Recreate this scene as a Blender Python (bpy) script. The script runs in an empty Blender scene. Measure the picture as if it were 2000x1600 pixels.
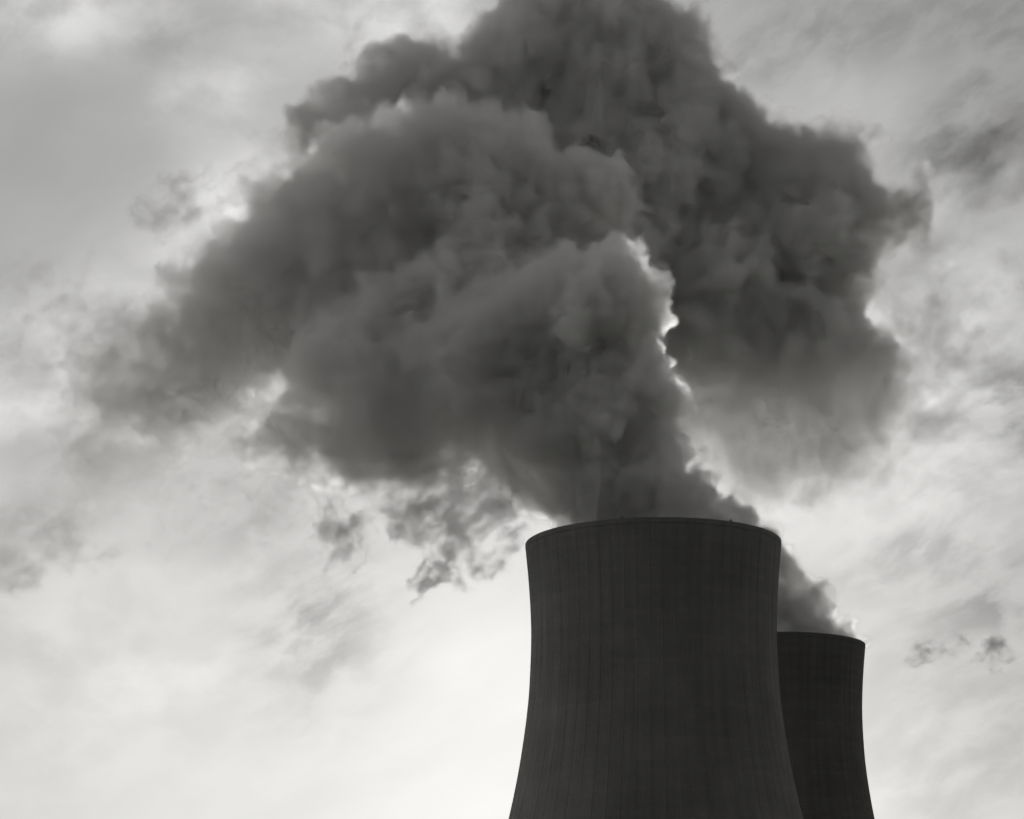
import bpy, bmesh, math, random
import numpy as np
from mathutils import Vector, Matrix

S = bpy.context.scene
COL = S.collection
R_ = math.radians

# ------------------------------------------------------------------ camera
PITCH = 6.5                                   # nearly level, with the lens shifted up (upright verticals)
FPX = 4000.0                                  # focal length in photograph pixels (2000 wide)
cam_data = bpy.data.cameras.new('camera')
cam_data.sensor_fit = 'HORIZONTAL'
cam_data.sensor_width = 36.0
cam_data.lens = 36.0 * FPX / 2000.0
SHIFT = 634.0                                 # photograph pixels
cam_data.shift_y = SHIFT / 2000.0
cam_data.clip_start = 0.5
cam_data.clip_end = 30000.0
cam = bpy.data.objects.new('camera', cam_data)
COL.objects.link(cam)
CAM = Vector((0, 0, 1.8))
cam.location = CAM
cam.rotation_euler = (R_(90 + PITCH), 0, 0)
S.camera = cam
_cp, _sp = math.cos(R_(PITCH)), math.sin(R_(PITCH))


def at(px, py, depth):
    """World point that stands `depth` metres away along the view axis."""
    u, v = (px - 1000) / FPX, (800 - py + SHIFT) / FPX
    return CAM + depth * Vector((u, _cp - _sp * v, _sp + _cp * v))


def azel(px, py):
    d = (at(px, py, 100) - CAM).normalized()
    return math.degrees(math.atan2(d.x, d.y)), math.degrees(math.asin(d.z))


# ------------------------------------------------------------------ light
SUN_AZ, SUN_EL = azel(1480, 1680)
SUN_STRENGTH = 2.2

S.view_settings.view_transform = 'Standard'
S.view_settings.look = 'None'
S.view_settings.exposure = 0.35
S.view_settings.gamma = 1.0
S.view_settings.use_curve_mapping = False

sun_d = bpy.data.lights.new('sun', 'SUN')
sun_d.energy = SUN_STRENGTH
sun_d.angle = R_(1.0)
sun_d.color = (1.0, 0.985, 0.965)
sun = bpy.data.objects.new('sun', sun_d)
COL.objects.link(sun)
_sd = Vector((math.sin(R_(SUN_AZ)) * math.cos(R_(SUN_EL)), math.cos(R_(SUN_AZ)) * math.cos(R_(SUN_EL)), math.sin(R_(SUN_EL))))
sun.rotation_euler = _sd.to_track_quat('Z', 'Y').to_euler()
sun.location = (0, -50, 300)


# ------------------------------------------------------------------ node helper
class NT:
    def __init__(self, tree):
        self.t = tree
        tree.nodes.clear()

    def n(self, kind, **kw):
        nd = self.t.nodes.new(kind)
        for k, v in kw.items():
            setattr(nd, k, v)
        return nd

    def put(self, sock, v):
        if v is None:
            return
        if hasattr(v, 'is_output'):
            self.t.links.new(v, sock)
        else:
            sock.default_value = v

    def m(self, op, a, b=None, c=None, clamp=False):
        nd = self.n('ShaderNodeMath', operation=op, use_clamp=clamp)
        for i, v in enumerate((a, b, c)):
            self.put(nd.inputs[i], v) if v is not None else None
        return nd.outputs[0]

    def vm(self, op, a, b=None, scale=None):
        nd = self.n('ShaderNodeVectorMath', operation=op)
        self.put(nd.inputs[0], a)
        if b is not None:
            self.put(nd.inputs[1], b)
        if scale is not None:
            self.put(nd.inputs['Scale'], scale)
        return nd.outputs['Value'] if op in ('DOT_PRODUCT', 'LENGTH', 'DISTANCE') else nd.outputs[0]

    def xyz(self, x, y, z):
        nd = self.n('ShaderNodeCombineXYZ')
        for i, v in enumerate((x, y, z)):
            self.put(nd.inputs[i], v)
        return nd.outputs[0]

    def noise(self, vec, scale, detail=4.0, rough=0.55, lac=2.0, dist=0.0, kind='FBM'):
        nd = self.n('ShaderNodeTexNoise', noise_dimensions='3D')
        self.put(nd.inputs['Vector'], vec)
        nd.inputs['Scale'].default_value = scale
        nd.inputs['Detail'].default_value = detail
        nd.inputs['Roughness'].default_value = rough
        nd.inputs['Lacunarity'].default_value = lac
        nd.inputs['Distortion'].default_value = dist
        return nd.outputs[0]

    def rng(self, v, a, b, c=0.0, d=1.0, kind='SMOOTHSTEP', clamp=True):
        nd = self.n('ShaderNodeMapRange', interpolation_type=kind)
        if kind == 'LINEAR':
            nd.clamp = clamp
        self.put(nd.inputs['Value'], v)
        for i, x in zip(('From Min', 'From Max', 'To Min', 'To Max'), (a, b, c, d)):
            self.put(nd.inputs[i], x)
        return nd.outputs[0]

    def mix(self, f, a, b):
        nd = self.n('ShaderNodeMix', data_type='FLOAT')
        self.put(nd.inputs[0], f)
        self.put(nd.inputs[2], a)
        self.put(nd.inputs[3], b)
        return nd.outputs[0]

    def mixc(self, f, a, b):
        nd = self.n('ShaderNodeMix', data_type='RGBA')
        self.put(nd.inputs[0], f)
        self.put(nd.inputs[6], a)
        self.put(nd.inputs[7], b)
        return nd.outputs[2]


# ------------------------------------------------------------------ world: hazy sky with cloud decks
world = bpy.data.worlds.new('World')
S.world = world
world.use_nodes = True
w = NT(world.node_tree)
tc = w.n('ShaderNodeTexCoord')
D = w.vm('NORMALIZE', tc.outputs['Generated'])
sep = w.n('ShaderNodeSeparateXYZ')
w.put(sep.inputs[0], D)
DX, DY, DZ = sep.outputs
AZ = w.m('MULTIPLY', w.m('ARCTAN2', DX, DY), 57.29578)
EL = w.m('MULTIPLY', w.m('ARCSINE', DZ), 57.29578)
UV = w.xyz(AZ, EL, 0.0)                       # degrees on the sky


def blob(px, py, wx, wy, rot=0.0, uv=None):
    """Soft elliptic patch of the sky, 1 at its middle. wx, wy in degrees (1 sigma)."""
    a, e = azel(px, py)
    v = w.vm('SUBTRACT', uv if uv is not None else UV, (a, e, 0))
    if rot:
        r = w.n('ShaderNodeVectorRotate', rotation_type='Z_AXIS')
        w.put(r.inputs['Vector'], v)
        r.inputs['Angle'].default_value = R_(-rot)
        v = r.outputs[0]
    v = w.vm('MULTIPLY', v, (1 / wx, 1 / wy, 0))
    d2 = w.vm('DOT_PRODUCT', v, v)
    return w.m('POWER', 2.71828, w.m('MULTIPLY', d2, -0.5))


def add(*xs):
    r = xs[0]
    for x in xs[1:]:
        r = w.m('ADD', r, x)
    return r


def mul(a, b):
    return w.m('MULTIPLY', a, b)


sky = w.n('ShaderNodeTexSky', sky_type='NISHITA')
sky.sun_disc = False
sky.sun_elevation = R_(SUN_EL)
sky.sun_rotation = R_(SUN_AZ)
sky.air_density = 1.0
sky.dust_density = 4.0
bw = w.n('ShaderNodeRGBToBW')
w.put(bw.inputs[0], sky.outputs[0])
SKYBW = bw.outputs[0]

# warp the sky coordinates a little so that no patch keeps a clean outline
nv = w.n('ShaderNodeTexNoise', noise_dimensions='3D')
w.put(nv.inputs['Vector'], UV)
nv.inputs['Scale'].default_value = 0.28
nv.inputs['Detail'].default_value = 5.0
nv.inputs['Roughness'].default_value = 0.55
WUV = w.vm('ADD', UV, w.vm('MULTIPLY', w.vm('SUBTRACT', nv.outputs['Color'], (0.5, 0.5, 0.5)), (1.9, 1.3, 0)))

# clear veil: bright round the hidden sun and low down, greyer upward
_ga, _ge = (R_(v) for v in azel(1020, 1330))     # brightest thin cloud, a little left of the hidden sun
sun_a = w.vm('DOT_PRODUCT', D, (math.sin(_ga) * math.cos(_ge), math.cos(_ga) * math.cos(_ge), math.sin(_ge)))
ang = mul(w.m('ARCCOSINE', w.m('MINIMUM', sun_a, 1.0)), 57.29578)
glow = w.m('POWER', 2.71828, mul(w.m('POWER', w.m('DIVIDE', ang, 13.0), 2.0), -1.0))
wide = w.m('POWER', 2.71828, mul(w.m('DIVIDE', ang, 29.0), -1.0))
horizon = mul(w.m('POWER', 2.71828, mul(w.m('ABSOLUTE', EL), -1 / 8.0)), w.m('MULTIPLY_ADD', DY, 0.35, 0.65))
veil = add(0.045, mul(wide, 0.50), mul(glow, 0.05), mul(horizon, 0.25))
# the overcast is thinner to both sides of the view, most on the left
side = add(mul(w.rng(DX, -0.35, -1.0), 0.50), mul(w.rng(DX, 0.35, 1.0), 0.22))
veil = add(veil, mul(side, w.rng(DZ, 0.9, 0.2)))
veil = add(veil, mul(SKYBW, 0.004))

# streaky thin cloud
rr = w.n('ShaderNodeVectorRotate', rotation_type='Z_AXIS')
w.put(rr.inputs['Vector'], WUV)
rr.inputs['Angle'].default_value = R_(-27)
RUV = rr.outputs[0]
st = w.noise(w.vm('MULTIPLY', RUV, (0.13, 0.34, 1)), 1.0, 6.0, 0.5)
fine = w.noise(w.vm('MULTIPLY', WUV, (0.42, 0.62, 1)), 1.0, 8.0, 0.52)
mott = w.noise(w.vm('MULTIPLY', RUV, (0.45, 0.95, 1)), 1.0, 7.0, 0.54)

# bright cloud patches
bright = add(mul(blob(110, 30, 1.9, 0.75, 6, WUV), 1.1), mul(blob(640, 10, 3.2, 0.9, 0, WUV), 0.8),
             mul(blob(420, 190, 1.5, 0.6, 8, WUV), 0.7), mul(blob(840, 60, 1.2, 1.0, 0, WUV), 0.6),
             mul(blob(470, 420, 1.6, 1.0, 40, WUV), 1.0), mul(blob(150, 720, 3.0, 1.4, 25, WUV), 0.75),
             mul(blob(1780, 680, 2.4, 2.4, 0, WUV), 1.25), mul(blob(1560, 200, 1.8, 1.0, 0, WUV), 0.35), mul(blob(1450, 960, 1.5, 1.0, 0, WUV), 0.2),
             mul(blob(1830, 950, 2.5, 1.2, 27, WUV), 0.25), mul(blob(100, 1280, 5, 2.5, 0, WUV), 0.3))
bright = mul(bright, w.rng(fine, 0.34, 0.66, 0.3, 1.1))
# dark cloud patches
dark = add(mul(blob(1960, 260, 1.9, 0.9, 25, WUV), 1.15), mul(blob(1860, 680, 1.3, 1.3, 0, WUV), 0.35), mul(blob(1990, 790, 1.2, 0.9, 20, WUV), 0.2), mul(blob(1770, 500, 1.3, 0.5, 5, WUV), 0.45), mul(blob(1600, 70, 3.0, 0.8, 12, WUV), 0.42),
           mul(blob(1990, 50, 1.5, 1.2, 0, WUV), 0.35),
           
           mul(blob(1990, 790, 1.2, 0.9, 20, WUV), 0.7), 
           mul(blob(1800, 1050, 2.0, 0.8, 25, WUV), 0.35), mul(blob(1940, 1160, 1.2, 0.9, 25, WUV), 0.45),
           
           mul(blob(2050, 1450, 4.5, 3.5, 0, WUV), 0.32), mul(blob(1750, 80, 5, 2.5, 0, WUV), 0.05),  
           
           mul(blob(480, 1010, 1.4, 0.8, 40, WUV), 0.3), mul(blob(620, 1220, 1.6, 1.4, 60, WUV), 0.62), mul(blob(150, 330, 3.5, 2.0, 0, WUV), 0.06), mul(blob(330, 60, 1.0, 0.8, 0, WUV), 0.25),
           mul(blob(230, 800, 2.0, 1.2, 25, WUV), 0.45))
dark = mul(dark, w.rng(mott, 0.34, 0.66, 0.35, 1.25))

L = mul(veil, w.rng(st, 0.3, 0.7, 0.94, 1.06, 'LINEAR'))
L = mul(L, add(1.0, mul(bright, 0.68)))
L = mul(L, w.m('SUBTRACT', 1.0, w.m('MINIMUM', mul(dark, 0.62), 0.75)))
tint = w.mixc(w.rng(EL, 6, 24), (1.0, 0.988, 0.962, 1), (1.0, 0.995, 0.985, 1))
skyc = w.n('ShaderNodeMix', data_type='RGBA', blend_type='MULTIPLY')
skyc.inputs[0].default_value = 1.0
w.put(skyc.inputs[6], tint)
w.put(skyc.inputs[7], w.mixc(1.0, (0, 0, 0, 1), L))
bg = w.n('ShaderNodeBackground')
w.put(bg.inputs['Color'], skyc.outputs[2])
bg.inputs['Strength'].default_value = 1.0
wo = w.n('ShaderNodeOutputWorld')
w.put(wo.inputs['Surface'], bg.outputs[0])
world.cycles.sampling_method = 'MANUAL'
world.cycles.sample_map_resolution = 512

# ------------------------------------------------------------------ render settings that belong to the look
S.cycles.use_adaptive_sampling = True
S.cycles.adaptive_threshold = 0.06
S.cycles.adaptive_min_samples = 16
S.cycles.use_denoising = True
S.cycles.max_bounces = 14
S.cycles.volume_bounces = 10
S.cycles.transparent_max_bounces = 64
S.cycles.volume_max_steps = 256


# ------------------------------------------------------------------ object helpers
def link(name, verts, faces, material=None, parent=None, smooth=False):
    me = bpy.data.meshes.new(name)
    if isinstance(verts, np.ndarray):
        nq = len(faces)
        me.vertices.add(len(verts))
        me.vertices.foreach_set('co', verts.astype(np.float32).ravel())
        k = faces.shape[1]
        me.loops.add(nq * k)
        me.loops.foreach_set('vertex_index', faces.astype(np.int32).ravel())
        me.polygons.add(nq)
        me.polygons.foreach_set('loop_start', np.arange(0, nq * k, k, dtype=np.int32))
        me.update(calc_edges=True)
        me.validate()
    else:
        me.from_pydata(verts, [], faces)
        me.update()
    if smooth:
        me.polygons.foreach_set('use_smooth', [True] * len(me.polygons))
    if material:
        me.materials.append(material)
    o = bpy.data.objects.new(name, me)
    COL.objects.link(o)
    if parent:
        o.parent = parent
    return o


def empty(name, loc):
    o = bpy.data.objects.new(name, None)
    o.location = loc
    o.empty_display_size = 5
    COL.objects.link(o)
    return o


def tag(o, label=None, cat=None, group=None, kind=None):
    for k, v in (('label', label), ('category', cat), ('group', group), ('kind', kind)):
        if v:
            o[k] = v
    return o


# ------------------------------------------------------------------ materials
def concrete_mat(name='weathered_concrete', tone=(0.205, 0.202, 0.196), lifts=1.0):
    m = bpy.data.materials.new(name)
    m.use_nodes = True
    t = NT(m.node_tree)
    tcn = t.n('ShaderNodeTexCoord')
    P = tcn.outputs['Object']
    s = t.n('ShaderNodeSeparateXYZ')
    t.put(s.inputs[0], P)
    th = t.m('ARCTAN2', s.outputs[0], s.outputs[1])
    cyl = t.xyz(t.m('MULTIPLY', th, 33.0), s.outputs[2], 0.0)
    streak = t.noise(t.vm('MULTIPLY', cyl, (0.45, 0.02, 1)), 1.0, 5.0, 0.6)
    cloudy = t.noise(P, 0.06, 5.0, 0.55)
    grain = t.noise(P, 1.3, 4.0, 0.6)
    # pour lifts: every 1.5 m round the shell, each a hair lighter or darker
    lift = t.m('FLOOR', t.m('DIVIDE', s.outputs[2], 1.5))
    panel = t.m('FLOOR', t.m('MULTIPLY', th, 64 / math.pi / 2))
    wn = t.n('ShaderNodeTexWhiteNoise', noise_dimensions='2D')
    t.put(wn.inputs['Vector'], t.xyz(panel, lift, 0.0))
    wl = t.n('ShaderNodeTexWhiteNoise', noise_dimensions='1D')
    t.put(wl.inputs['W'], lift)
    fr = t.m('FRACT', t.m('DIVIDE', s.outputs[2], 1.5))
    joint = t.m('GREATER_THAN', fr, 0.93)
    v = t.m('ADD', t.rng(streak, 0.3, 0.7, 0.87, 1.11, 'LINEAR'), t.rng(cloudy, 0.3, 0.7, -0.14, 0.14, 'LINEAR'))
    v = t.m('ADD', v, t.rng(grain, 0.3, 0.7, -0.07, 0.07, 'LINEAR'))
    v = t.m('ADD', v, t.m('MULTIPLY', t.m('SUBTRACT', wn.outputs['Value'], 0.5), 0.06))
    v = t.m('ADD', v, t.m('MULTIPLY', t.m('SUBTRACT', wl.outputs['Value'], 0.5), 0.06 * lifts))
    v = t.m('SUBTRACT', v, t.m('MULTIPLY', joint, 0.06 * lifts))
    b = t.n('ShaderNodeBsdfPrincipled')
    hv = t.n('ShaderNodeMix', data_type='RGBA', blend_type='MULTIPLY')
    hv.inputs[0].default_value = 1.0
    hv.inputs[6].default_value = tone + (1,)
    t.put(hv.inputs[7], t.mixc(1.0, (0, 0, 0, 1), v))
    t.put(b.inputs['Base Color'], hv.outputs[2])
    b.inputs['Roughness'].default_value = 0.9
    b.inputs['Specular IOR Level'].default_value = 0.2
    bump = t.n('ShaderNodeBump')
    bump.inputs['Strength'].default_value = 0.4
    bump.inputs['Distance'].default_value = 0.05
    t.put(bump.inputs['Height'], grain)
    t.put(b.inputs['Normal'], bump.outputs[0])
    o = t.n('ShaderNodeOutputMaterial')
    t.put(o.inputs['Surface'], b.outputs[0])
    return m


def plain_mat(name, col, rough=0.6, metal=0.0, nscale=3.0, amt=0.3):
    m = bpy.data.materials.new(name)
    m.use_nodes = True
    t = NT(m.node_tree)
    tcn = t.n('ShaderNodeTexCoord')
    nz = t.noise(tcn.outputs['Object'], nscale, 5.0, 0.6)
    b = t.n('ShaderNodeBsdfPrincipled')
    lo = tuple(c * (1 - amt) for c in col) + (1,)
    hi = tuple(c * (1 + amt) for c in col) + (1,)
    t.put(b.inputs['Base Color'], t.mixc(t.rng(nz, 0.3, 0.7), lo, hi))
    b.inputs['Roughness'].default_value = rough
    b.inputs['Metallic'].default_value = metal
    o = t.n('ShaderNodeOutputMaterial')
    t.put(o.inputs['Surface'], b.outputs[0])
    return m


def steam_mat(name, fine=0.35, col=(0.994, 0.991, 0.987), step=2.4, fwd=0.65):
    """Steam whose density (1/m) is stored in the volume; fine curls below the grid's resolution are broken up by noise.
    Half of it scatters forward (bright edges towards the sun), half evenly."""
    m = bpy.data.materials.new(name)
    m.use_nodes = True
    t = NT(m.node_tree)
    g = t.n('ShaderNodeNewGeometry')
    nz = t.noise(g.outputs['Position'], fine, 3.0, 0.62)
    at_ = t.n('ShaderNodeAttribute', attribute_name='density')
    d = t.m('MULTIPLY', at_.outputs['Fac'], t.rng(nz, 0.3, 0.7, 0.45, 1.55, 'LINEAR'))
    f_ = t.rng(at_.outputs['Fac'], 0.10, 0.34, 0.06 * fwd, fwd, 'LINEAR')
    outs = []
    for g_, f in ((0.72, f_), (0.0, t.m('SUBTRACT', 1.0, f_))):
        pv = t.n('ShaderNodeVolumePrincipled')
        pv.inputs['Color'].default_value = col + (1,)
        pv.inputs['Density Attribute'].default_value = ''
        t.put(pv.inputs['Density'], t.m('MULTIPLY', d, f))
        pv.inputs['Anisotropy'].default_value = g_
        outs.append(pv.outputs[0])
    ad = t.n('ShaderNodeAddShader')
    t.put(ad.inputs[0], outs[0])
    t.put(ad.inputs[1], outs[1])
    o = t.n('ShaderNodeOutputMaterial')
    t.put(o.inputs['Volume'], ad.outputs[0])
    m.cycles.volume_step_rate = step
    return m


def film_mat():
    """The outermost, barely visible droplets of the steam."""
    m = bpy.data.materials.new('steam_hull_film')
    m.use_nodes = True
    t = NT(m.node_tree)
    a = t.n('ShaderNodeBsdfTransparent')
    b = t.n('ShaderNodeBsdfTranslucent')
    b.inputs['Color'].default_value = (0.9, 0.9, 0.9, 1)
    x = t.n('ShaderNodeMixShader')
    x.inputs[0].default_value = 0.006
    t.put(x.inputs[1], a.outputs[0])
    t.put(x.inputs[2], b.outputs[0])
    o = t.n('ShaderNodeOutputMaterial')
    t.put(o.inputs['Surface'], x.outputs[0])
    return m


# ------------------------------------------------------------------ ground
def ground():
    n, r0 = 64, 14000.0
    verts = [(0, 300, 0)]
    rings = [60, 200, 600, 2000, 6000, r0]
    for r in rings:
        for i in range(n):
            a = 2 * math.pi * i / n
            verts.append((r * math.cos(a), 300 + r * math.sin(a), 0.0))
    faces = [(0, 1 + i, 1 + (i + 1) % n) for i in range(n)]
    for k in range(len(rings) - 1):
        a, b = 1 + k * n, 1 + (k + 1) * n
        faces += [(a + i, b + i, b + (i + 1) % n, a + (i + 1) % n) for i in range(n)]
    o = link('ground', verts, faces, plain_mat('rough_meadow', (0.055, 0.06, 0.035), 0.95, 0, 0.05, 0.35))
    tag(o, 'rough open meadow around the cooling towers', 'ground', kind='structure')


ground()

# ------------------------------------------------------------------ cooling towers
CONC = concrete_mat()
DARK_CONC = concrete_mat('dark_concrete', (0.140, 0.137, 0.132), 1.5)      # far tower: darker concrete tone, stronger pour lifts
RUST = plain_mat('dark_galvanised_steel', (0.12, 0.12, 0.12), 0.6, 0.6)
# (metres below the rim, radius)
PROFILE = [(0, 33.0), (3.0, 32.75), (8.3, 32.25), (17.4, 31.65), (25.4, 31.5), (36, 31.9), (42, 32.36), (50, 33.35), (60, 34.96),
           (70.7, 37.2), (82, 40.2), (94, 43.6), (104, 46.6), (125, 52.5)]


def prof(dz):
    xs = [p[0] for p in PROFILE]
    ys = [p[1] for p in PROFILE]
    # Catmull-Rom through the table
    i = max(0, min(len(xs) - 2, int(np.searchsorted(xs, dz)) - 1))
    p0, p1, p2, p3 = ys[max(i - 1, 0)], ys[i], ys[i + 1], ys[min(i + 2, len(ys) - 1)]
    x0, x1, x2, x3 = xs[max(i - 1, 0)], xs[i], xs[i + 1], xs[min(i + 2, len(xs) - 1)]
    t = (dz - x1) / (x2 - x1)
    m1 = (p2 - p0) / (x2 - x0) * (x2 - x1)
    m2 = (p3 - p1) / (x3 - x1) * (x2 - x1)
    return (2 * t**3 - 3 * t**2 + 1) * p1 + (t**3 - 2 * t**2 + t) * m1 + (-2 * t**3 + 3 * t**2) * p2 + (t**3 - t**2) * m2


def tower(name, rim, label, mat, ribs=64):
    H = rim.z
    t = empty(name, (rim.x, rim.y, 0))
    tag(t, label, 'cooling tower', 'cooling towers')
    # shell: outer wall with narrow raised meridian ribs, inner wall 0.5 m behind it
    per = 8                                         # columns per rib bay
    n = ribs * per
    rows = [1.4 + (H - 6.0 - 1.4) * k / 90 for k in range(91)]
    verts, faces = [], []
    for dz in rows:
        r = prof(dz)
        for i in range(n):
            k = i % per
            rr = r + (0.0 if k > 1 else 0.06)
            # rib is 2 narrow columns
            frac = {0: -0.05, 1: 0.05, 2: 0.07, 7: 0.93}.get(k, (k - 1) / (per - 2) * 0.86 + 0.02)
            a = 2 * math.pi * (i // per + frac) / ribs
            verts.append((rr * math.sin(a), rr * math.cos(a), H - dz))
    nr = len(rows)
    for j in range(nr - 1):
        for i in range(n):
            a, b = j * n + i, j * n + (i + 1) % n
            faces.append((a, a + n, b + n, b))
    base = len(verts)
    m = 192
    for dz in rows[::6]:
        r = prof(dz) - 0.6
        for i in range(m):
            a = 2 * math.pi * i / m
            verts.append((r * math.sin(a), r * math.cos(a), H - dz))
    ni = len(rows[::6])
    for j in range(ni - 1):
        for i in range(m):
            a, b = base + j * m + i, base + j * m + (i + 1) % m
            faces.append((a, b, b + m, a + m))
    link('shell', verts, faces, mat, t, smooth=False)
    # rim: thickened stiffening ring with a rounded lip
    sec = [(0.02, 1.4), (0.085, 1.36), (0.09, 1.2), (0.09, 0.5), (0.07, 0.18), (0.05, 0.04), (-0.3, 0.0), (-1.0, 0.0), (-1.3, 0.1), (-1.4, 0.5), (-1.35, 1.2), (-0.58, 1.4)]
    m = 288
    verts, faces = [], []
    for i in range(m):
        a = 2 * math.pi * i / m
        for (dr, dz) in sec:
            r = prof(dz) + dr
            verts.append((r * math.sin(a), r * math.cos(a), H - dz))
    k = len(sec)
    for i in range(m):
        for j in range(k):
            a, b = i * k + j, i * k + (j + 1) % k
            c, d = ((i + 1) % m) * k + (j + 1) % k, ((i + 1) % m) * k + j
            faces.append((a, b, c, d))
    link('rim', verts, faces, mat, t, smooth=True)
    # diagonal legs under the shell, air inlet
    r0, r1 = prof(H - 6.0) - 0.3, prof(H - 6.0) + 1.8
    nl = 36
    for i in range(nl):
        for sgn in (-1, 1):
            a0 = 2 * math.pi * (i + 0.5 * (1 + sgn)) / nl
            a1 = 2 * math.pi * (i + 0.5) / nl
            p0 = Vector((r1 * math.sin(a1), r1 * math.cos(a1), 0))
            p1 = Vector((r0 * math.sin(a0), r0 * math.cos(a0), 6.3))
            yield_leg(p0, p1, t)
    return t


LEG_MESH = {}


def yield_leg(p0, p1, parent):
    d = p1 - p0
    L_ = d.length
    key = round(L_, 2)
    if key not in LEG_MESH:
        v, f = [], []
        for z in (0, L_):
            for i in range(8):
                a = 2 * math.pi * i / 8
                v.append((0.45 * math.cos(a), 0.45 * math.sin(a), z))
        f = [(i, (i + 1) % 8, 8 + (i + 1) % 8, 8 + i) for i in range(8)] + [tuple(range(7, -1, -1)), tuple(range(8, 16))]
        o = link('leg', v, f, CONC, parent)
        LEG_MESH[key] = o.data
    else:
        o = bpy.data.objects.new('leg', LEG_MESH[key])
        COL.objects.link(o)
        o.parent = parent
    o.location = p0
    o.rotation_euler = d.to_track_quat('Z', 'Y').to_euler()


RIM_F = at(1275, 1064, 33.3 * FPX / 251.0)
RIM_B = at(1500, 1264, 33.3 * FPX / 189.0)
print('rims', RIM_F, RIM_B, 'sun', SUN_AZ, SUN_EL)
TF = tower('cooling_tower', RIM_F, 'large dark concrete cooling tower standing in front of the other one', CONC)
TB = tower('cooling_tower', RIM_B, 'smaller looking dark cooling tower half hidden behind the larger one', DARK_CONC)


def beacon(parent, rim, ang, h=0.5):
    r = prof(0) - 0.35
    a = R_(ang)
    v, f = [], []
    z0 = rim.z
    for (rad, z) in ((0.28, 0), (0.28, 0.15), (0.12, 0.16), (0.12, h * 0.5), (0.24, h * 0.5), (0.26, h * 0.8), (0.15, h), (0.03, h + 0.05)):
        for i in range(10):
            b = 2 * math.pi * i / 10
            v.append((r * math.sin(a) + rad * math.cos(b), r * math.cos(a) + rad * math.sin(b), z0 + z))
    for j in range(7):
        for i in range(10):
            f.append((j * 10 + i, j * 10 + (i + 1) % 10, j * 10 + 10 + (i + 1) % 10, j * 10 + 10 + i))
    link('beacon', v, f, RUST, parent, smooth=True)


for ang in (197, 148):
    beacon(TF, RIM_F, ang)


# ------------------------------------------------------------------ steam: a scalar field of puffs, cut into closed hulls
def spectral(shape, vox, seed, big, small, beta=1.8, stretch=None):
    """Fractal noise of unit deviation by shaping white noise in frequency: wavelengths from `small` to `big` metres.
    stretch = (direction, factor) draws the shapes out along a direction."""
    n = [int(2 ** math.ceil(math.log2(d))) if d < 64 else d + (-d) % 16 for d in shape]
    rng = np.random.default_rng(seed)
    W = np.fft.rfftn(rng.standard_normal(n, dtype=np.float32))
    k = [np.fft.fftfreq(n[0], vox).astype(np.float32), np.fft.fftfreq(n[1], vox).astype(np.float32), np.fft.rfftfreq(n[2], vox).astype(np.float32)]
    k = [k[0][:, None, None], k[1][None, :, None], k[2][None, None, :]]
    k2 = k[0] ** 2 + k[1] ** 2 + k[2] ** 2
    if stretch:
        d = Vector(stretch[0]).normalized()
        k2 = k2 + (stretch[1] ** 2 - 1) * (k[0] * d[0] + k[1] * d[1] + k[2] * d[2]) ** 2
    kk = np.sqrt(k2)
    amp = (kk + 1e-6) ** (-(beta + 2.0) / 2.0) * np.exp(-(kk * small) ** 2 * 0.5) * (1 - np.exp(-(kk * big) ** 2 * 1.2))
    amp[0, 0, 0] = 0
    out = np.fft.irfftn(W * amp.astype(np.float32), s=n, axes=(0, 1, 2))[:shape[0], :shape[1], :shape[2]].astype(np.float32)
    return (out - out.mean()) / out.std()


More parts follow.
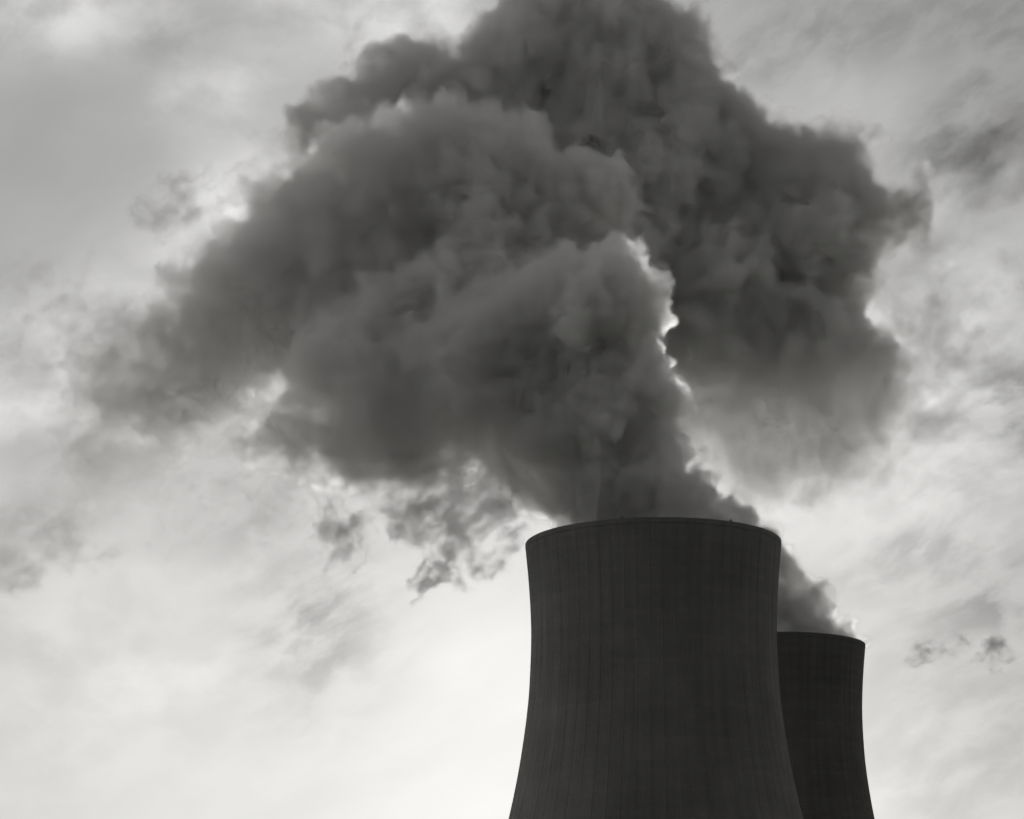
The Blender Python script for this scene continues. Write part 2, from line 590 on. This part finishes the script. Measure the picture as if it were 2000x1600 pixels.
def surface_nets(F, origin, vox):
    """Closed quad mesh of F = 0 (F > 0 inside)."""
    F = np.pad(F, 1, constant_values=-5.0)
    origin = np.array(origin) - vox
    ins = F > 0
    c = [ins[i:ins.shape[0] - 1 + i, j:ins.shape[1] - 1 + j, k:ins.shape[2] - 1 + k] for i in (0, 1) for j in (0, 1) for k in (0, 1)]
    s = sum(x.astype(np.int8) for x in c)
    act = (s > 0) & (s < 8)
    idx = np.full(act.shape, -1, np.int64)
    cells = np.argwhere(act)
    idx[act] = np.arange(len(cells))
    acc = np.zeros((len(cells), 3), np.float64)
    cnt = np.zeros(len(cells), np.float64)
    ci, cj, ck = cells.T
    for ax in range(3):
        o1, o2 = [a for a in range(3) if a != ax]
        for a in (0, 1):
            for b in (0, 1):
                off = [0, 0, 0]
                off[o1], off[o2] = a, b
                p = [ci + off[0], cj + off[1], ck + off[2]]
                q = list(p)
                q[ax] = p[ax] + 1
                v0, v1 = F[p[0], p[1], p[2]], F[q[0], q[1], q[2]]
                cr = (v0 > 0) != (v1 > 0)
                t = np.where(cr, v0 / np.where(v0 == v1, 1, v0 - v1), 0)
                pos = np.zeros((len(cells), 3))
                pos[:, ax] = t
                pos[:, o1] = a
                pos[:, o2] = b
                acc[cr] += pos[cr]
                cnt[cr] += 1
    verts = (cells + acc / cnt[:, None]) * vox + origin
    quads = []
    for ax in range(3):
        o1, o2 = (ax + 1) % 3, (ax + 2) % 3
        n = [F.shape[0], F.shape[1], F.shape[2]]
        sl0, sl1 = [slice(None)] * 3, [slice(None)] * 3
        sl0[ax], sl1[ax] = slice(0, n[ax] - 1), slice(1, n[ax])
        for s_ in (sl0, sl1):
            s_[o1], s_[o2] = slice(1, n[o1] - 1), slice(1, n[o2] - 1)
        A, B = ins[tuple(sl0)], ins[tuple(sl1)]
        for flag, flip in ((A & ~B, False), (~A & B, True)):
            e = np.argwhere(flag)
            if not len(e):
                continue
            e[:, o1] += 1
            e[:, o2] += 1

            def g(d1, d2):
                x = e.copy()
                x[:, o1] -= d1
                x[:, o2] -= d2
                return idx[x[:, 0], x[:, 1], x[:, 2]]
            q = np.stack([g(1, 1), g(0, 1), g(0, 0), g(1, 0)], 1)
            quads.append(q[:, ::-1] if flip else q)
    return verts, np.concatenate(quads)


def children(spheres, n, lo, hi, rnd, sink=0.25):
    out = []
    for (c, r) in spheres:
        for _ in range(n):
            v = Vector((rnd.gauss(0, 1), rnd.gauss(0, 1), rnd.gauss(0, 1))).normalized()
            rr = r * rnd.uniform(lo, hi)
            out.append((c + v * (r - rr * rnd.uniform(sink, 0.9)), rr))
    return out


def field(spheres, vox, pad, lo, hi):
    """Depth inside the union of the spheres (negative outside), on a grid."""
    shape = tuple(int(math.ceil((hi[i] - lo[i]) / vox)) for i in range(3))
    F = np.full(shape, -pad, np.float32)
    for c, r in spheres:
        c = np.array(tuple(c))
        a = np.maximum(0, np.floor((c - r - pad - lo) / vox).astype(int))
        b = np.minimum(shape, np.ceil((c + r + pad - lo) / vox).astype(int) + 1)
        ax = [(np.arange(a[i], b[i]) * vox + lo[i] - c[i]).astype(np.float32) ** 2 for i in range(3)]
        d = np.sqrt(ax[0][:, None, None] + ax[1][None, :, None] + ax[2][None, None, :])
        sub = F[a[0]:b[0], a[1]:b[1], a[2]:b[2]]
        np.maximum(sub, r - d, out=sub)
    return F


def px_puffs(rows, depth):
    out = []
    for row in rows:
        px, py, r = row[:3]
        dd = row[3] if len(row) > 3 else 0.0
        out.append((at(px, py, depth + dd), r * (depth + dd) / FPX))
    return out


def smooth(x, a, b):
    t = np.clip((x - a) / (b - a), 0, 1)
    return t * t * (3 - 2 * t)


def lerp(a, b, t):
    return a + (b - a) * t


def grid_axes(shape, o, vox):
    return [(np.arange(shape[i], dtype=np.float32) * vox + o[i]).reshape([-1 if k == i else 1 for k in range(3)]) for i in range(3)]


def billow(shape, vox, seed, scale, octaves=3, gain=0.55):
    """Round lobes with creases between them at several sizes, zero mean."""
    out = np.zeros(shape, np.float32)
    amp = 1.0
    for k in range(octaves):
        sc = scale / 2.1 ** k
        out += amp * (np.abs(spectral(shape, vox, seed * 13 + k, sc * 1.15, sc * 0.6, 1.0)) - 0.8)
        amp *= gain
    return out


def blur(F, vox, sigma):
    """Gaussian blur, sigma in metres: melts small lumps into broad rolling folds."""
    n = [d + (-d) % 16 for d in F.shape]
    G = np.pad(F, [(0, n[k] - F.shape[k]) for k in range(3)], mode='edge')
    k = [np.fft.fftfreq(n[0], vox)[:, None, None], np.fft.fftfreq(n[1], vox)[None, :, None], np.fft.rfftfreq(n[2], vox)[None, None, :]]
    W = np.fft.rfftn(G) * np.exp(-2 * (math.pi * sigma) ** 2 * (k[0] ** 2 + k[1] ** 2 + k[2] ** 2)).astype(np.float32)
    return np.fft.irfftn(W, s=n, axes=(0, 1, 2))[:F.shape[0], :F.shape[1], :F.shape[2]].astype(np.float32)


def warp_field(F, vox, scale, amp, seed):
    """F looked up at swirled positions."""
    idx = []
    for ax in range(3):
        n = spectral(F.shape, vox, seed + 31 * ax, scale, scale * 0.3) * (0.3 * amp / vox)
        base = np.arange(F.shape[ax], dtype=np.float32).reshape([-1 if k == ax else 1 for k in range(3)])
        idx.append(np.clip(n + base, 0, F.shape[ax] - 1.001))
    i = [x.astype(np.int32) for x in idx]
    f = [x - y for x, y in zip(idx, i)]
    out = np.zeros_like(F)
    for a in (0, 1):
        for b in (0, 1):
            for c in (0, 1):
                wgt = (f[0] if a else 1 - f[0]) * (f[1] if b else 1 - f[1]) * (f[2] if c else 1 - f[2])
                out += wgt * F[i[0] + a, i[1] + b, i[2] + c]
    return out


def puffs_with_kids(puffs, seed, kids):
    rnd = random.Random(seed)
    lev, allp = list(puffs), list(puffs)
    for (n, lo, hi) in kids:
        lev = children(lev, n, lo, hi, rnd)
        allp += lev
    return allp


def density_volume(name, Dn, o, vox, material, parent):
    """A Volume object holding the density array Dn."""
    n = Dn.shape
    store = bpy.data.meshes.new(name + '_density')
    store.vertices.add(Dn.size)
    a = store.attributes.new('steam', 'FLOAT', 'POINT')
    a.data.foreach_set('value', Dn.astype(np.float32).ravel())
    so = bpy.data.objects.new(name + '_density', store)
    vd = bpy.data.volumes.new(name)
    vo = bpy.data.objects.new(name, vd)
    COL.objects.link(vo)
    vd.materials.append(material)
    vo.parent = parent
    gt = bpy.data.node_groups.new(name + '_grid', 'GeometryNodeTree')
    gt.interface.new_socket('Geometry', in_out='OUTPUT', socket_type='NodeSocketGeometry')
    N, Lk = gt.nodes, gt.links

    def math_(op, x, y):
        m = N.new('ShaderNodeMath')
        m.operation = op
        for k, v in enumerate((x, y)):
            if hasattr(v, 'is_output'):
                Lk.new(v, m.inputs[k])
            else:
                m.inputs[k].default_value = v
        return m.outputs[0]
    pos = N.new('GeometryNodeInputPosition')
    sp = N.new('ShaderNodeSeparateXYZ')
    Lk.new(pos.outputs[0], sp.inputs[0])
    ii = []
    for ax in range(3):
        v = math_('DIVIDE', math_('SUBTRACT', sp.outputs[ax], float(o[ax])), vox)
        ii.append(math_('FLOOR', math_('ADD', v, 0.5), 0.0))
    # integer index (floats would lose the last digits)
    def imath(op, x, y):
        m = N.new('FunctionNodeIntegerMath')
        m.operation = op
        for k, v in enumerate((x, y)):
            if hasattr(v, 'is_output'):
                Lk.new(v, m.inputs[k])
            else:
                m.inputs[k].default_value = v
        return m.outputs[0]
    fi = []
    for v in ii:
        c = N.new('FunctionNodeFloatToInt')
        c.rounding_mode = 'ROUND'
        Lk.new(v, c.inputs[0])
        fi.append(c.outputs[0])
    ix = imath('ADD', imath('MULTIPLY', imath('ADD', imath('MULTIPLY', fi[0], n[1]), fi[1]), n[2]), fi[2])
    oi = N.new('GeometryNodeObjectInfo')
    oi.inputs['Object'].default_value = so
    na = N.new('GeometryNodeInputNamedAttribute')
    na.data_type = 'FLOAT'
    na.inputs['Name'].default_value = 'steam'
    si = N.new('GeometryNodeSampleIndex')
    si.data_type = 'FLOAT'
    si.domain = 'POINT'
    Lk.new(oi.outputs['Geometry'], si.inputs['Geometry'])
    Lk.new(na.outputs['Attribute'], si.inputs['Value'])
    Lk.new(ix, si.inputs['Index'])
    vc = N.new('GeometryNodeVolumeCube')
    Lk.new(si.outputs['Value'], vc.inputs['Density'])
    vc.inputs['Min'].default_value = tuple(float(v) for v in o)
    vc.inputs['Max'].default_value = tuple(float(o[k] + vox * (n[k] - 1)) for k in range(3))
    for k, ax in enumerate('XYZ'):
        vc.inputs['Resolution ' + ax].default_value = n[k]
    sm = N.new('GeometryNodeSetMaterial')
    sm.inputs['Material'].default_value = material
    Lk.new(vc.outputs[0], sm.inputs['Geometry'])
    go = N.new('NodeGroupOutput')
    Lk.new(sm.outputs[0], go.inputs[0])
    md = vo.modifiers.new('density', 'NODES')
    md.node_group = gt
    return vo


FILM = film_mat()
STEAM = steam_mat('steam')
SPREAD = steam_mat('spreading_steam', fine=0.25, fwd=0.28, step=2.6, col=(0.968, 0.965, 0.961))
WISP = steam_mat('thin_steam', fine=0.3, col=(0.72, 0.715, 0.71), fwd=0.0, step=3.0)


def shrink(A, k):
    n = [(d // k) * k for d in A.shape]
    return A[:n[0], :n[1], :n[2]].reshape(n[0] // k, k, n[1] // k, k, n[2] // k, k).mean((1, 3, 5))


def steam(name, Dn, o, vox, material, label, cat, group, thr, k=2):
    Dn = Dn.copy()
    Dn[[0, -1]] = 0
    Dn[:, [0, -1]] = 0
    Dn[:, :, [0, -1]] = 0
    Dn[Dn < 0.0008] = 0
    G = shrink(Dn, k)
    v, q = surface_nets((G - thr) / thr, np.array(o) + (k - 1) * vox / 2, vox * k)
    ob = link(name, v, q, FILM, None, smooth=True)
    density_volume('vapour', Dn, o, vox, material, ob)
    tag(ob, label, cat, group)
    print(name, Dn.shape, len(q), float(Dn.max()))
    return ob


F_DEPTH = 33.3 * FPX / 251.0
B_DEPTH = 33.3 * FPX / 189.0
KIDS = ((16, 0.22, 0.55), (8, 0.2, 0.55))


def px_x(px, depth):
    return (px - 1000) / FPX * depth


def px_z(py, depth):
    return at(1000, py, depth).z


def two_fields(dense, thin, vox, seed, pad=14.0, thin_kids=((9, 0.3, 0.6),)):
    """Both fields on one grid."""
    A = puffs_with_kids(dense, seed, KIDS)
    B = puffs_with_kids(thin, seed + 1, thin_kids)
    allp = A + B
    P = np.array([tuple(c) for c, r in allp])
    Rr = np.array([r for c, r in allp])
    lo = (P - Rr[:, None]).min(0) - pad
    hi = (P + Rr[:, None]).max(0) + pad
    return field(A, vox, pad, lo, hi), field(B, vox, pad * 2, lo, hi), lo


# front plume -- rises out of the near tower and leans left with the wind
front = px_puffs([
    (1185, 1025, 112), (1185, 1085, 85), (1280, 1040, 120), (1400, 1045, 72), (1195, 930, 145), (1120, 880, 130), (1275, 940, 75, -10), (1335, 1005, 52, -6), (1368, 965, 42, -4), (1402, 1002, 40, -2), (1285, 890, 55, -8),
    (1160, 800, 160), (1235, 785, 92, -8), (1010, 810, 140), (890, 790, 140), (1120, 650, 150), (1190, 590, 102, -15), (1232, 600, 78, -18), (1000, 680, 150, 5), (1140, 560, 80, -10),
    (780, 800, 140, 5), (660, 800, 110, 5), (585, 850, 90, 0), (615, 745, 80, 0), (540, 870, 68), (660, 700, 70, 5), (880, 893, 72), (1000, 895, 85), (760, 895, 70), (680, 890, 70),
    (800, 680, 130, 22), (900, 620, 130, 24), (680, 700, 100, 22),
    (1140, 410, 100, 45), (1175, 370, 60, 45), (1080, 480, 130, 45), (980, 400, 150, 45), (870, 330, 135, 45), (930, 520, 180, 45), (770, 400, 150, 45), (700, 340, 85, 45),
    (630, 460, 140, 45), (560, 530, 130, 45), (480, 590, 120, 45), (700, 620, 160, 45), (430, 660, 125, 45), (350, 730, 120, 45), (275, 775, 100, 45), (560, 650, 120, 45), (410, 770, 80, 45),
    (380, 800, 60, 45),
], F_DEPTH)
front_thin = px_puffs([
    (250, 700, 130), (140, 650, 100), (80, 610, 70), (330, 620, 90), (430, 800, 110), (330, 880, 90), (480, 900, 90), (560, 960, 70), (450, 500, 70), (520, 780, 80),
    (230, 860, 90), (150, 770, 100), (60, 730, 90), (190, 910, 100), (110, 990, 90), (40, 1050, 80), (300, 960, 70), (420, 560, 70), (850, 930, 70), (720, 940, 60), (930, 960, 60), (520, 400, 60), (600, 320, 60),
], F_DEPTH + 35)
VF = 0.62
A, B, o = two_fields(front, front_thin, VF, 11)
X, Y, Z = grid_axes(A.shape, o, VF)
left = 1 - smooth(X, px_x(210, F_DEPTH), px_x(500, F_DEPTH))        # steam ages as it drifts left
right = smooth(X, px_x(1020, F_DEPTH), px_x(1200, F_DEPTH))       # fresh steam by the mouth: crisp and dense
A = lerp(blur(A, VF, 3.2) + 1.2, A, 0.25 + 0.6 * right)
bl = billow(A.shape, VF, 3, 15, 4)
fb = spectral(A.shape, VF, 4, 26, 1.2, 1.9)
T = warp_field(A + lerp(1.2, 1.15, right) * bl + lerp(lerp(1.7, 0.75, right), 3.0, left) * fb, VF, 14, 3.5, 5) + 2.0 * left
dn = smooth(T, 0.0, lerp(lerp(4.5, 1.7, right), 8.0, left)) * lerp(lerp(0.32, 0.46, right), 0.23, left)
fb2 = spectral(A.shape, VF, 9, 40, 1.5, 1.7, ((1, 0, 0.55), 1.8))
dn = np.maximum(dn, smooth(B + 5.0 * fb2, -2.0, 14.0) * 0.066 * smooth(fb2, -0.7, 1.7))
steam('steam_plume', dn, o, VF, STEAM, 'dense dark steam column rising from the front cooling tower and leaning left', 'steam plume', 'steam plumes', 0.012)

# rear plume -- from the far tower, spreading high and wide behind the front column
rear = px_puffs([
    (1480, 1280, 90), (1560, 1270, 74), (1532, 1210, 60), (1568, 1180, 44), (1528, 1140, 34), (1490, 1190, 66), (1582, 1165, 40), (1600, 1242, 34), (1634, 1246, 28), (1655, 1254, 18), (1480, 1110, 60), (1400, 1085, 60), (1480, 1062, 52), (1440, 1050, 45), (1280, 1020, 70, 5), (1160, 930, 90, 10),
    (1110, 820, 100, 15), (1130, 700, 150, 25), (1160, 560, 210, 30), (1400, 560, 190, 40), (1530, 500, 150, 40), (1570, 400, 140, 40), (1690, 430, 66, 40), (1765, 415, 70, 40), (1722, 440, 66, 40),
    (1480, 355, 115, 40), (1310, 330, 190, 40), (1190, 165, 190, 40), (1310, 150, 80, 40), (1070, 145, 170, 40), (940, 225, 135, 40), (840, 200, 112, 40), (748, 143, 70, 40), (790, 185, 78, 40), (790, 245, 95, 40),
    (800, 330, 170, 40), (1560, 320, 80, 40), (1410, 235, 58, 40),
    (1530, 620, 150, 40), (1610, 600, 85, 40), (1470, 710, 90, 40), (1580, 720, 100, 40), (1410, 790, 80, 40), (1380, 840, 60, 40), (1490, 820, 110, 40), (1590, 840, 110, 40), (1650, 790, 95, 40), (1490, 880, 85, 40), (1600, 885, 90, 40), (1670, 860, 70, 40), (1550, 900, 70, 40), (1680, 700, 70, 40), (1430, 855, 65, 40), (620, 255, 66, 40), (690, 215, 68, 40), (600, 235, 45, 40),
], B_DEPTH)
rear_thin = px_puffs([
    (1540, 840, 110), (1620, 880, 90), (1480, 870, 80), (1690, 720, 70), (1730, 560, 80), (1640, 800, 90), (1800, 520, 60), (1860, 560, 50), (1700, 330, 45), (1760, 640, 60), (1400, 850, 60),
    (1470, 225, 34), (1660, 280, 40), (1850, 680, 55),
], B_DEPTH + 40)
VB = 1.05
A, B, o = two_fields(rear, rear_thin, VB, 23)
X, Y, Z = grid_axes(A.shape, o, VB)
near = (1 - smooth(Z, px_z(1040, B_DEPTH), px_z(980, B_DEPTH))) * smooth(X, px_x(1380, B_DEPTH), px_x(1420, B_DEPTH))
low = (1 - smooth(Z, px_z(880, B_DEPTH + 40), px_z(620, B_DEPTH + 40))) * smooth(X, px_x(1330, B_DEPTH), px_x(1440, B_DEPTH)) * smooth(Z, px_z(1060, B_DEPTH), px_z(980, B_DEPTH))
A = lerp(blur(A, VB, 4.5) + 1.8, A, 0.2 + 0.8 * near)
bl = billow(A.shape, VB, 8, 24, 4)
fb = spectral(A.shape, VB, 14, 40, 2.0, 1.9)
T = warp_field(A + lerp(1.6, 0.9, near) * bl + lerp(lerp(2.0, 0.5, near), 3.6, low) * fb, VB, 20, 4.5, 6) + 2.0 * low + 0.9 * near
dn = smooth(T, 0.0, lerp(lerp(4.8, 1.8, near), 10.0, low)) * lerp(lerp(0.30, 0.55, near), 0.10, low)
fb2 = spectral(A.shape, VB, 19, 50, 2.0, 1.7, ((1, 0, 0.55), 1.6))
dn = np.maximum(dn, smooth(B + 6.0 * fb2, -2.0, 16.0) * 0.030 * smooth(fb2, -0.9, 1.6))
steam('steam_plume', dn, o, VB, SPREAD, 'broad dark steam cloud from the rear tower spreading across the top', 'steam plume', 'steam plumes', 0.010)


def wisp(rows, depth, vox, seed, dens, label, name='steam_wisp', cat='steam wisp', group='torn wisps of steam', amp=2.2, width=4.0, big=16, lo_=-0.7, hi_=1.5, stretch=((1, 0, 0.6), 1.7), pad=9.0):
    P = puffs_with_kids(px_puffs(rows, depth), seed, ((8, 0.3, 0.6),))
    c = np.array([tuple(p) for p, r in P])
    rr = np.array([r for p, r in P])
    lo, hi = (c - rr[:, None]).min(0) - pad, (c + rr[:, None]).max(0) + pad
    Fw = field(P, vox, pad * 2, lo, hi)
    f = spectral(Fw.shape, vox, seed + 2, big, vox * 1.4, 1.7, stretch)
    f2 = spectral(Fw.shape, vox, seed + 3, big * 1.6, vox * 1.4, 1.6, stretch)
    Fw = warp_field(Fw + amp * f, vox, 14, 4.0, seed)
    ax = [smooth(np.arange(n), 0, pad / vox) * smooth(-np.arange(n), 1 - n, 1 - n + pad / vox) for n in Fw.shape]
    edge = ax[0][:, None, None] * ax[1][None, :, None] * ax[2][None, None, :]
    dn = smooth(Fw, 0.0, width) * dens * smooth(f2, lo_, hi_) * edge
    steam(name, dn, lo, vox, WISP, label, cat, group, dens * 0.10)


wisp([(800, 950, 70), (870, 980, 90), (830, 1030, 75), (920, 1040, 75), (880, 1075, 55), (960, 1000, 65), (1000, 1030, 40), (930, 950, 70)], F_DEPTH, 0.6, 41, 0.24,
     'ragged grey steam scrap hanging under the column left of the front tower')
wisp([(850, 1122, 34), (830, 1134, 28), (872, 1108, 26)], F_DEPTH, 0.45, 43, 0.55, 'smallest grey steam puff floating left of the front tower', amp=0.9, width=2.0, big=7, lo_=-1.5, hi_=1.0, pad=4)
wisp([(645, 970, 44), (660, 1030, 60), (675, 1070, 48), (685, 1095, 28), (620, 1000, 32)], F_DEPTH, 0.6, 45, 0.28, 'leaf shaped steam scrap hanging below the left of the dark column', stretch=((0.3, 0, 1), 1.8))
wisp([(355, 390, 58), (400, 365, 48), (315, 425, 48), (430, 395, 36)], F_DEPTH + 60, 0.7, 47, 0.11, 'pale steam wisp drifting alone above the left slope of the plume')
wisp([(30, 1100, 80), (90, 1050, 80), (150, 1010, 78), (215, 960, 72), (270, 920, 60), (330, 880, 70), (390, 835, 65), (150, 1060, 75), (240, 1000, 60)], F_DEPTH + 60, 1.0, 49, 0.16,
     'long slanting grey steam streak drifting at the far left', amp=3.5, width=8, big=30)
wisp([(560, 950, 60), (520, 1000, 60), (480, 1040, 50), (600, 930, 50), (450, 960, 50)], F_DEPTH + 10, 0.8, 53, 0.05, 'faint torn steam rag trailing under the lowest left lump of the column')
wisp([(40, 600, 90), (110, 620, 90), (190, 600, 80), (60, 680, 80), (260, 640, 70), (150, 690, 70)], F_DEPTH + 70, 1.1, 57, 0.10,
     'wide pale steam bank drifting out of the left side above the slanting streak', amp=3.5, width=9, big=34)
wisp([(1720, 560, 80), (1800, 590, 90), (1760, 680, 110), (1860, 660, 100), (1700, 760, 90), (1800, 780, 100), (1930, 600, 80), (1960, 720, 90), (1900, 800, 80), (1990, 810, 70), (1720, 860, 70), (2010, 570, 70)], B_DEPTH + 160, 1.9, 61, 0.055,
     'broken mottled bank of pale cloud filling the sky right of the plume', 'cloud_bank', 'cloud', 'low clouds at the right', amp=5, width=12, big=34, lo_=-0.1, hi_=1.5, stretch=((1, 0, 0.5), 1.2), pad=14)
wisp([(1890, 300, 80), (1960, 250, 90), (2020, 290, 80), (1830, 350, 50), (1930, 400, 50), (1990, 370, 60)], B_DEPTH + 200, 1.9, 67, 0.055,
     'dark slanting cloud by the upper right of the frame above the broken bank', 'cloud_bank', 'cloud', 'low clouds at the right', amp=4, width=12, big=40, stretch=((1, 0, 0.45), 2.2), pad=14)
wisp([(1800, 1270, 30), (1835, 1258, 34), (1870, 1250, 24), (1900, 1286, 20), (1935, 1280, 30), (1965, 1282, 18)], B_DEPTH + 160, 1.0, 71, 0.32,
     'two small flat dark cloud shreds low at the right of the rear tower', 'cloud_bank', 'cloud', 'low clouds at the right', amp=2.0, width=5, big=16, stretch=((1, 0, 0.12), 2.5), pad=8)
